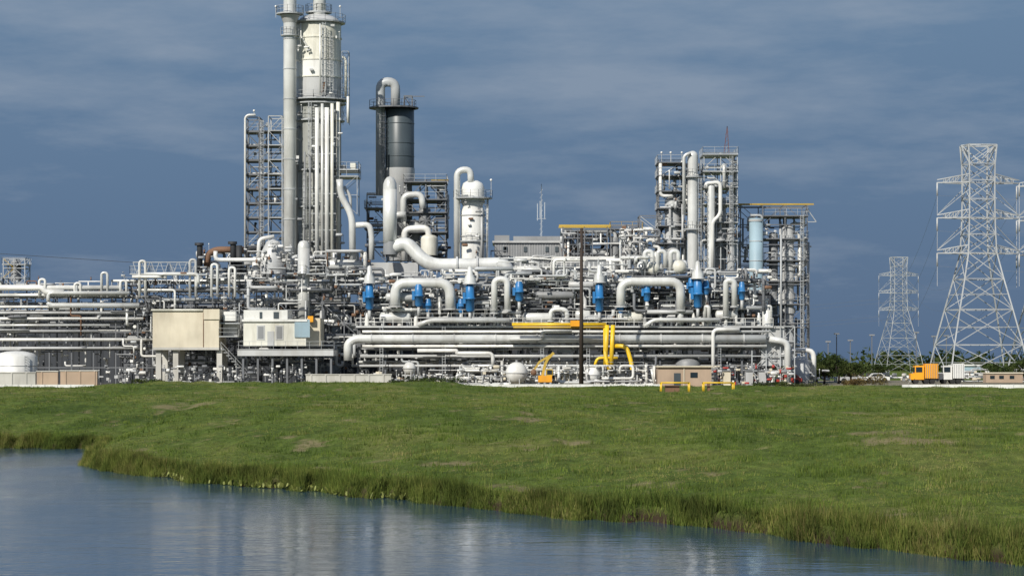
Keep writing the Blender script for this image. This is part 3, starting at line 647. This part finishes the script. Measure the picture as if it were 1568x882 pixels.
bp=nn(nt,'ShaderNodeBump'); bp.inputs['Strength'].default_value=.9; bp.inputs['Distance'].default_value=.35; L(noise_(nt,ob,1.3,8,.7),bp.inputs['Height']); L(bp.outputs[0],bs.inputs['Normal'])
mesh_np('ground',V,F,m,True,barefn(X,Y).ravel())
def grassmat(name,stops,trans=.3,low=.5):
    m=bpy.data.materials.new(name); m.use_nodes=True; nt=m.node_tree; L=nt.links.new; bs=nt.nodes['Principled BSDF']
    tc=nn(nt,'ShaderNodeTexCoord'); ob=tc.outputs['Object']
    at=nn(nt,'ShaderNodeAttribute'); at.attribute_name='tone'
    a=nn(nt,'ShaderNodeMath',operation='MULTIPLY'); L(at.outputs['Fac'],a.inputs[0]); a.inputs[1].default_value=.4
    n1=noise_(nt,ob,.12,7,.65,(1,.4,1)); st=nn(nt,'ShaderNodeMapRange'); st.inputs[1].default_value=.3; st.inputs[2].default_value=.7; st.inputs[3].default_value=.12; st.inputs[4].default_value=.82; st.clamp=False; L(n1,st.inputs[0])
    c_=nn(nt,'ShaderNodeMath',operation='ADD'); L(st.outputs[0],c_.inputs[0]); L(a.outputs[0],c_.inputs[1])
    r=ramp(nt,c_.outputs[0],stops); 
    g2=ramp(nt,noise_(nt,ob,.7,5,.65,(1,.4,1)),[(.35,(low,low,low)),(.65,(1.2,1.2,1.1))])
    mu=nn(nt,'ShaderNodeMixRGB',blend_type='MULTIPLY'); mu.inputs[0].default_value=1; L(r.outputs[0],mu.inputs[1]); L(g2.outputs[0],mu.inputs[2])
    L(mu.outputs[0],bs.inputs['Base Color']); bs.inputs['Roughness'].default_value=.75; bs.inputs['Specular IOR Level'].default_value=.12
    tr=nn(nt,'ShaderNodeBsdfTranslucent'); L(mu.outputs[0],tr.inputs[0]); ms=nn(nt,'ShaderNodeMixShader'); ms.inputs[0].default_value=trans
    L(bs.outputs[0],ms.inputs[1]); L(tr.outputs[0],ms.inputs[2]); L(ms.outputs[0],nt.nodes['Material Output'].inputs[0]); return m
GM=grassmat('grass_blades',[(.22,(.055,.095,.017)),(.52,(.115,.175,.032)),(.78,(.185,.22,.052)),(1.,(.31,.28,.12))],low=.55)
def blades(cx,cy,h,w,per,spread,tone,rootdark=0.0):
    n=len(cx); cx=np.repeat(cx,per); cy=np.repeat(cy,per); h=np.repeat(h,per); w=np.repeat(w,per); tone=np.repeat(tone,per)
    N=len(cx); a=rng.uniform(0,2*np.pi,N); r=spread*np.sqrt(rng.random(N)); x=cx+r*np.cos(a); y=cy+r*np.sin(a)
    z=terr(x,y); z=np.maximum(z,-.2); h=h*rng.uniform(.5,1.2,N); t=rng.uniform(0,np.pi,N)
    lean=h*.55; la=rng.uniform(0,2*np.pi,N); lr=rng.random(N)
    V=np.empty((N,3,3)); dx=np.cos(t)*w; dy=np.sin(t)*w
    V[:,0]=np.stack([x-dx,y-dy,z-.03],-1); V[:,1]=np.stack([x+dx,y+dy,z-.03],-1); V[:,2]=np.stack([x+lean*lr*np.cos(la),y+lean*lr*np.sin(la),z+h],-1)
    tt=tone+rng.normal(0,.12,N); T=np.stack([tt-rootdark,tt-rootdark,tt+rootdark*.4],-1).reshape(-1)  # simulated root darkness and dead bases put into the tone, tips slightly lighter
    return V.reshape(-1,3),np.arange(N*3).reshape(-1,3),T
N=76000
D=np.exp(rng.uniform(np.log(70),np.log(375),N)); gx=rng.uniform(-.25,.25,N)*D; gy=D
s=gy-ysh(gx); ok=s>.2; gx,gy,s=gx[ok],gy[ok],s[ok]
br=barefn(gx,gy); ok=rng.random(len(gx))>br*.85; gx,gy,s=gx[ok],gy[ok],s[ok]
tus=fbm(gx*.55,gy*.3,3); tus2=ss((tus-.5)/.16)
h=np.where(s<5,.32,.12)*(.7+1.2*tus2)*rng.uniform(.6,1.3,len(gx)); tall=rng.random(len(gx))<.04; h=np.where(tall,h*1.9,h)
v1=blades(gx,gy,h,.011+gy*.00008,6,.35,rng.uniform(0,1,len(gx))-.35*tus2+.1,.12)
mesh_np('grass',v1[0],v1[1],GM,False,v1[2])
N=17000; rx=np.concatenate([rng.uniform(-45,24,N),rng.uniform(-29,-20,2500)]); rs=rng.normal(.9,.8,len(rx)); rs=np.where(rs<-.3,.2,rs); ry=ysh(rx)+rs*1.4
cl=fbm(rx*.8,rx*0+4.4,3)
hh=(.10+.95*np.clip(cl-.18,0,1))*rng.uniform(.5,1.25,len(rx))
gp=vn(rx*.7+31,rx*0+.5)+.35*vn(rx*2.9,rx*0+2.2); gap=(gp>.95)|((rx>4.2)&(rx<6.0))|((rx>7.2)&(rx<8.4)); keep=(~gap)|(rs>1.5)|(rng.random(len(rx))<.06); rx,ry,hh=rx[keep],ry[keep],hh[keep]
RM=grassmat('reed_blades',[(.15,(.025,.035,.012)),(.45,(.07,.105,.022)),(.8,(.15,.18,.04)),(1.05,(.28,.24,.09))],low=.5)
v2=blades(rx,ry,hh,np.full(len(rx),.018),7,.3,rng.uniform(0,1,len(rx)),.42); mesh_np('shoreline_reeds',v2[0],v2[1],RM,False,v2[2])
paint('weed',(.20,.22,.05),.6,.4,(.09,.12,.03))
b=B('water_weeds',400)
for _ in range(320):
    c0=random.choice([(-12.8,.8),(-11.5,.6),(-17.5,.5),(-9,1),(-5,.6)]); x=random.gauss(*c0); y=float(ysh(np.array(x)))-abs(random.gauss(.1,.35)); r=random.uniform(.03,.08); a0=random.random()*6; tz=random.uniform(.02,.16)
    b.add([Vector((x+r*math.cos(a0+a),y+r*math.sin(a0+a)*1.2,.02+tz*(1+math.sin(a)))) for a in np.linspace(0,2*math.pi,7)[:-1]],[(0,1,2,3,4,5)],'weed')
b.done()
# ------------------------------------------------------------ water
m=bpy.data.materials.new('water'); m.use_nodes=True; nt=m.node_tree; L=nt.links.new; bs=nt.nodes['Principled BSDF']
bs.inputs['Base Color'].default_value=(.02,.055,.10,1); bs.inputs['IOR'].default_value=1.33
tc=nn(nt,'ShaderNodeTexCoord'); ob=tc.outputs['Object']
rr=nn(nt,'ShaderNodeMapRange'); rr.inputs[1].default_value=.35; rr.inputs[2].default_value=.65; rr.inputs[3].default_value=.05; rr.inputs[4].default_value=.17
L(noise_(nt,ob,.07,4,.6,(1,.35,1)),rr.inputs[0]); L(rr.outputs[0],bs.inputs['Roughness'])
b1=nn(nt,'ShaderNodeBump'); b1.inputs['Strength'].default_value=.5; b1.inputs['Distance'].default_value=.03; L(noise_(nt,ob,2.2,3,.5,(.6,1,1)),b1.inputs['Height'])
b2=nn(nt,'ShaderNodeBump'); b2.inputs['Strength'].default_value=.4; b2.inputs['Distance'].default_value=.06; L(noise_(nt,ob,.45,2,.5,(.45,1,1)),b2.inputs['Height']); L(b1.outputs[0],b2.inputs['Normal']); L(b2.outputs[0],bs.inputs['Normal'])
mesh_np('water',np.array([[-2000,2,0],[2000,2,0],[2000,230,0],[-2000,230,0.]]),np.array([[0,1,2,3]]),m)
# ------------------------------------------------------------ trees
leafm=grassmat('foliage',[(.2,(.018,.03,.01)),(.6,(.045,.07,.02)),(.95,(.09,.11,.035))])
dryl=grassmat('dry_foliage',[(.2,(.07,.045,.02)),(.6,(.15,.10,.045)),(.95,(.2,.17,.07))])
def leafcloud(cs,n,size):
    P=[];T=[]
    for (x,y,z,rx_,rz_) in cs:
        d=rng.normal(size=(n,3)); d/=np.linalg.norm(d,axis=1)[:,None]; r=rng.random(n)**.4
        P.append(np.stack([x+d[:,0]*rx_*r,y+d[:,1]*rx_*r,z+d[:,2]*rz_*r],-1)); T.append(np.full(n,rng.uniform(0,1)))
    P=np.concatenate(P);T=np.concatenate(T); N=len(P); o=rng.normal(size=(N,3,3))*size
    return (P[:,None,:]+o).reshape(-1,3),np.arange(N*3).reshape(-1,3),np.repeat(T,3)
def tree(name,x,y,h,w,mat,n=150):
    b=B('trunk',400); g0=Vector((x,y,GZ-.1)); top=g0+Vector((0,0,h*.6)); b.tubeV([g0,g0+Vector((.1,0,h*.3)),top],.2,'wood',7,radii=[.22,.16,.06])
    cs=[]
    for i in range(12):
        a=random.random()*6.28; r=w*.5*random.uniform(.2,.85); z=h*random.uniform(.3,.85); e=Vector((x+math.cos(a)*r,y+math.sin(a)*r,GZ+z)); b.tubeV([g0+Vector((0,0,h*.3)),e],.05,'wood',5,radii=[.09,.03])
        cs.append((e.x,e.y,e.z,w*random.uniform(.16,.28),h*random.uniform(.1,.17)))
    emp=bpy.data.objects.new(name,None); scene.collection.objects.link(emp); t=b.done(); t.parent=emp
    v=leafcloud(cs,n,.13); c_=mesh_np('crown',v[0],v[1],mat,False,v[2]); c_.parent=emp
for u,d,h,w in ((1262,425,4.6,5),(1284,430,5.0,5.5),(1302,426,4.2,4.5),(1250,440,3.5,4),(1316,440,3.4,4),(1345,500,3.6,5),(1535,470,3.8,6),(1558,462,4.4,6),(1512,500,3,4)):
    tree('tree',(u-784)*d/4000,d,h,w,leafm)
def bush(name,u,d,w,h,mat,n=420):
    x=(u-784)*d/4000; z0=float(terr(np.array(x),np.array(float(d))))
    v=leafcloud([(x+random.uniform(-.5,.5)*w,d+random.uniform(-1,1),z0+h*random.uniform(.1,.55),w*.25,h*.4) for _ in range(9)],n//4,.1); mesh_np(name,v[0],v[1],mat,False,v[2])
bush('dry_bush',1336,398,5,2.1,dryl); bush('dry_bush',1310,398,3,1.2,dryl); bush('low_bush',660,366,7,.9,leafm); bush('low_bush',622,368,4,.6,leafm); bush('low_bush',232,368,4,.6,leafm); bush('low_bush',1180,378,4,.8,leafm); bush('low_bush',1240,380,5,.9,leafm)
cs=[]
for _ in range(460):
    x=rng.uniform(-700,900); y=rng.uniform(1000,1250); h=rng.uniform(3,9)*(1 if x>90 else .8); cs.append((x,y,GZ+h*.5,rng.uniform(5,9),h*.6))
v=leafcloud(cs,90,.9); mesh_np('distant_tree_line',v[0],v[1],leafm,False,v[2])
b=B('distant_warehouse',620); b.box(1466,b.gv,1502,560,0,12,'lblue'); b.box(1465,560,1503,558,-.4,12.4,'white'); b.box(1478,b.gv,1486,567,-.06,-.003,'grey'); b.done()
b=B('site_trailer',440); b.box(1510,b.gv-1,1566,572,0,3,'brick'); b.box(1509,572,1567,570,-.2,3.2,'tan'); 
for u in (1516,1530,1546): b.box(u,580,u+7,575,-.05,-.003,'glass')
b.done()
# ------------------------------------------------------------ world / sun / camera
el=math.radians(36); az=math.atan2(-.45,-.76)
w=bpy.data.worlds.new('World'); scene.world=w; w.use_nodes=True; nt=w.node_tree; L=nt.links.new; bg=nt.nodes['Background']
sky=nn(nt,'ShaderNodeTexSky',sky_type='NISHITA'); sky.sun_disc=False; sky.sun_elevation=el; sky.sun_rotation=az; L(sky.outputs[0],bg.inputs[0]); bg.inputs[1].default_value=.1
tc=nn(nt,'ShaderNodeTexCoord'); ge=tc.outputs['Generated']; sp=nn(nt,'ShaderNodeSeparateXYZ'); L(ge,sp.inputs[0])
cl=noise_(nt,ge,9,8,.6,(1,1,4.5)); cl2=noise_(nt,ge,3,3,.5,(1,1,5))
ad=nn(nt,'ShaderNodeMath',operation='MULTIPLY_ADD'); L(cl2,ad.inputs[0]); ad.inputs[1].default_value=.55; L(cl,ad.inputs[2])
hz=nn(nt,'ShaderNodeMapRange'); hz.inputs[1].default_value=.0; hz.inputs[2].default_value=.14; hz.inputs[3].default_value=-.14; hz.inputs[4].default_value=.05; L(sp.outputs[2],hz.inputs[0])
a2=nn(nt,'ShaderNodeMath',operation='ADD'); L(ad.outputs[0],a2.inputs[0]); L(hz.outputs[0],a2.inputs[1])
wis=ramp(nt,a2.outputs[0],[(.72,(0,0,0)),(.98,(.55,.55,.55))])
gr=nn(nt,'ShaderNodeMapRange'); gr.inputs[1].default_value=0; gr.inputs[2].default_value=.15; L(sp.outputs[2],gr.inputs[0])
base=ramp(nt,gr.outputs[0],[(0,(.084,.143,.250)),(.35,(.094,.163,.282)),(.9,(.128,.212,.335)),(1,(.135,.22,.345))])
cr=nn(nt,'ShaderNodeMixRGB'); L(wis.outputs[0],cr.inputs[0]); L(base.outputs[0],cr.inputs[1]); cr.inputs[2].default_value=(.30,.355,.44,1)
bc=nn(nt,'ShaderNodeBackground'); L(cr.outputs[0],bc.inputs[0]); bc.inputs[1].default_value=1
f=nn(nt,'ShaderNodeMapRange'); f.inputs[1].default_value=.2; f.inputs[2].default_value=.55; f.inputs[3].default_value=.96; f.inputs[4].default_value=.1; L(sp.outputs[2],f.inputs[0])
ms=nn(nt,'ShaderNodeMixShader'); L(f.outputs[0],ms.inputs[0]); L(bg.outputs[0],ms.inputs[1]); L(bc.outputs[0],ms.inputs[2]); L(ms.outputs[0],nt.nodes['World Output'].inputs[0])
sd=bpy.data.lights.new('sun','SUN'); sd.energy=4.8; sd.angle=math.radians(.5); sd.color=(1,.95,.86); so=bpy.data.objects.new('sun',sd); scene.collection.objects.link(so)
dv=Vector((math.sin(az)*math.cos(el),math.cos(az)*math.cos(el),math.sin(el))); so.rotation_euler=(-dv).to_track_quat('-Z','Y').to_euler(); so.location=(0,0,100)
cd=bpy.data.cameras.new('camera'); co=bpy.data.objects.new('camera',cd); scene.collection.objects.link(co); co.location=(0,0,CAMH); co.rotation_euler=(math.radians(90),0,0)
cd.sensor_width=36; cd.lens=36*4000/1568; cd.shift_y=114/1568; cd.clip_start=1; cd.clip_end=20000; scene.camera=co
scene.view_settings.view_transform='Standard'; scene.view_settings.look='None'; scene.view_settings.exposure=0
print('faces',sum(len(o.data.polygons) for o in bpy.data.objects if o.type=='MESH'))
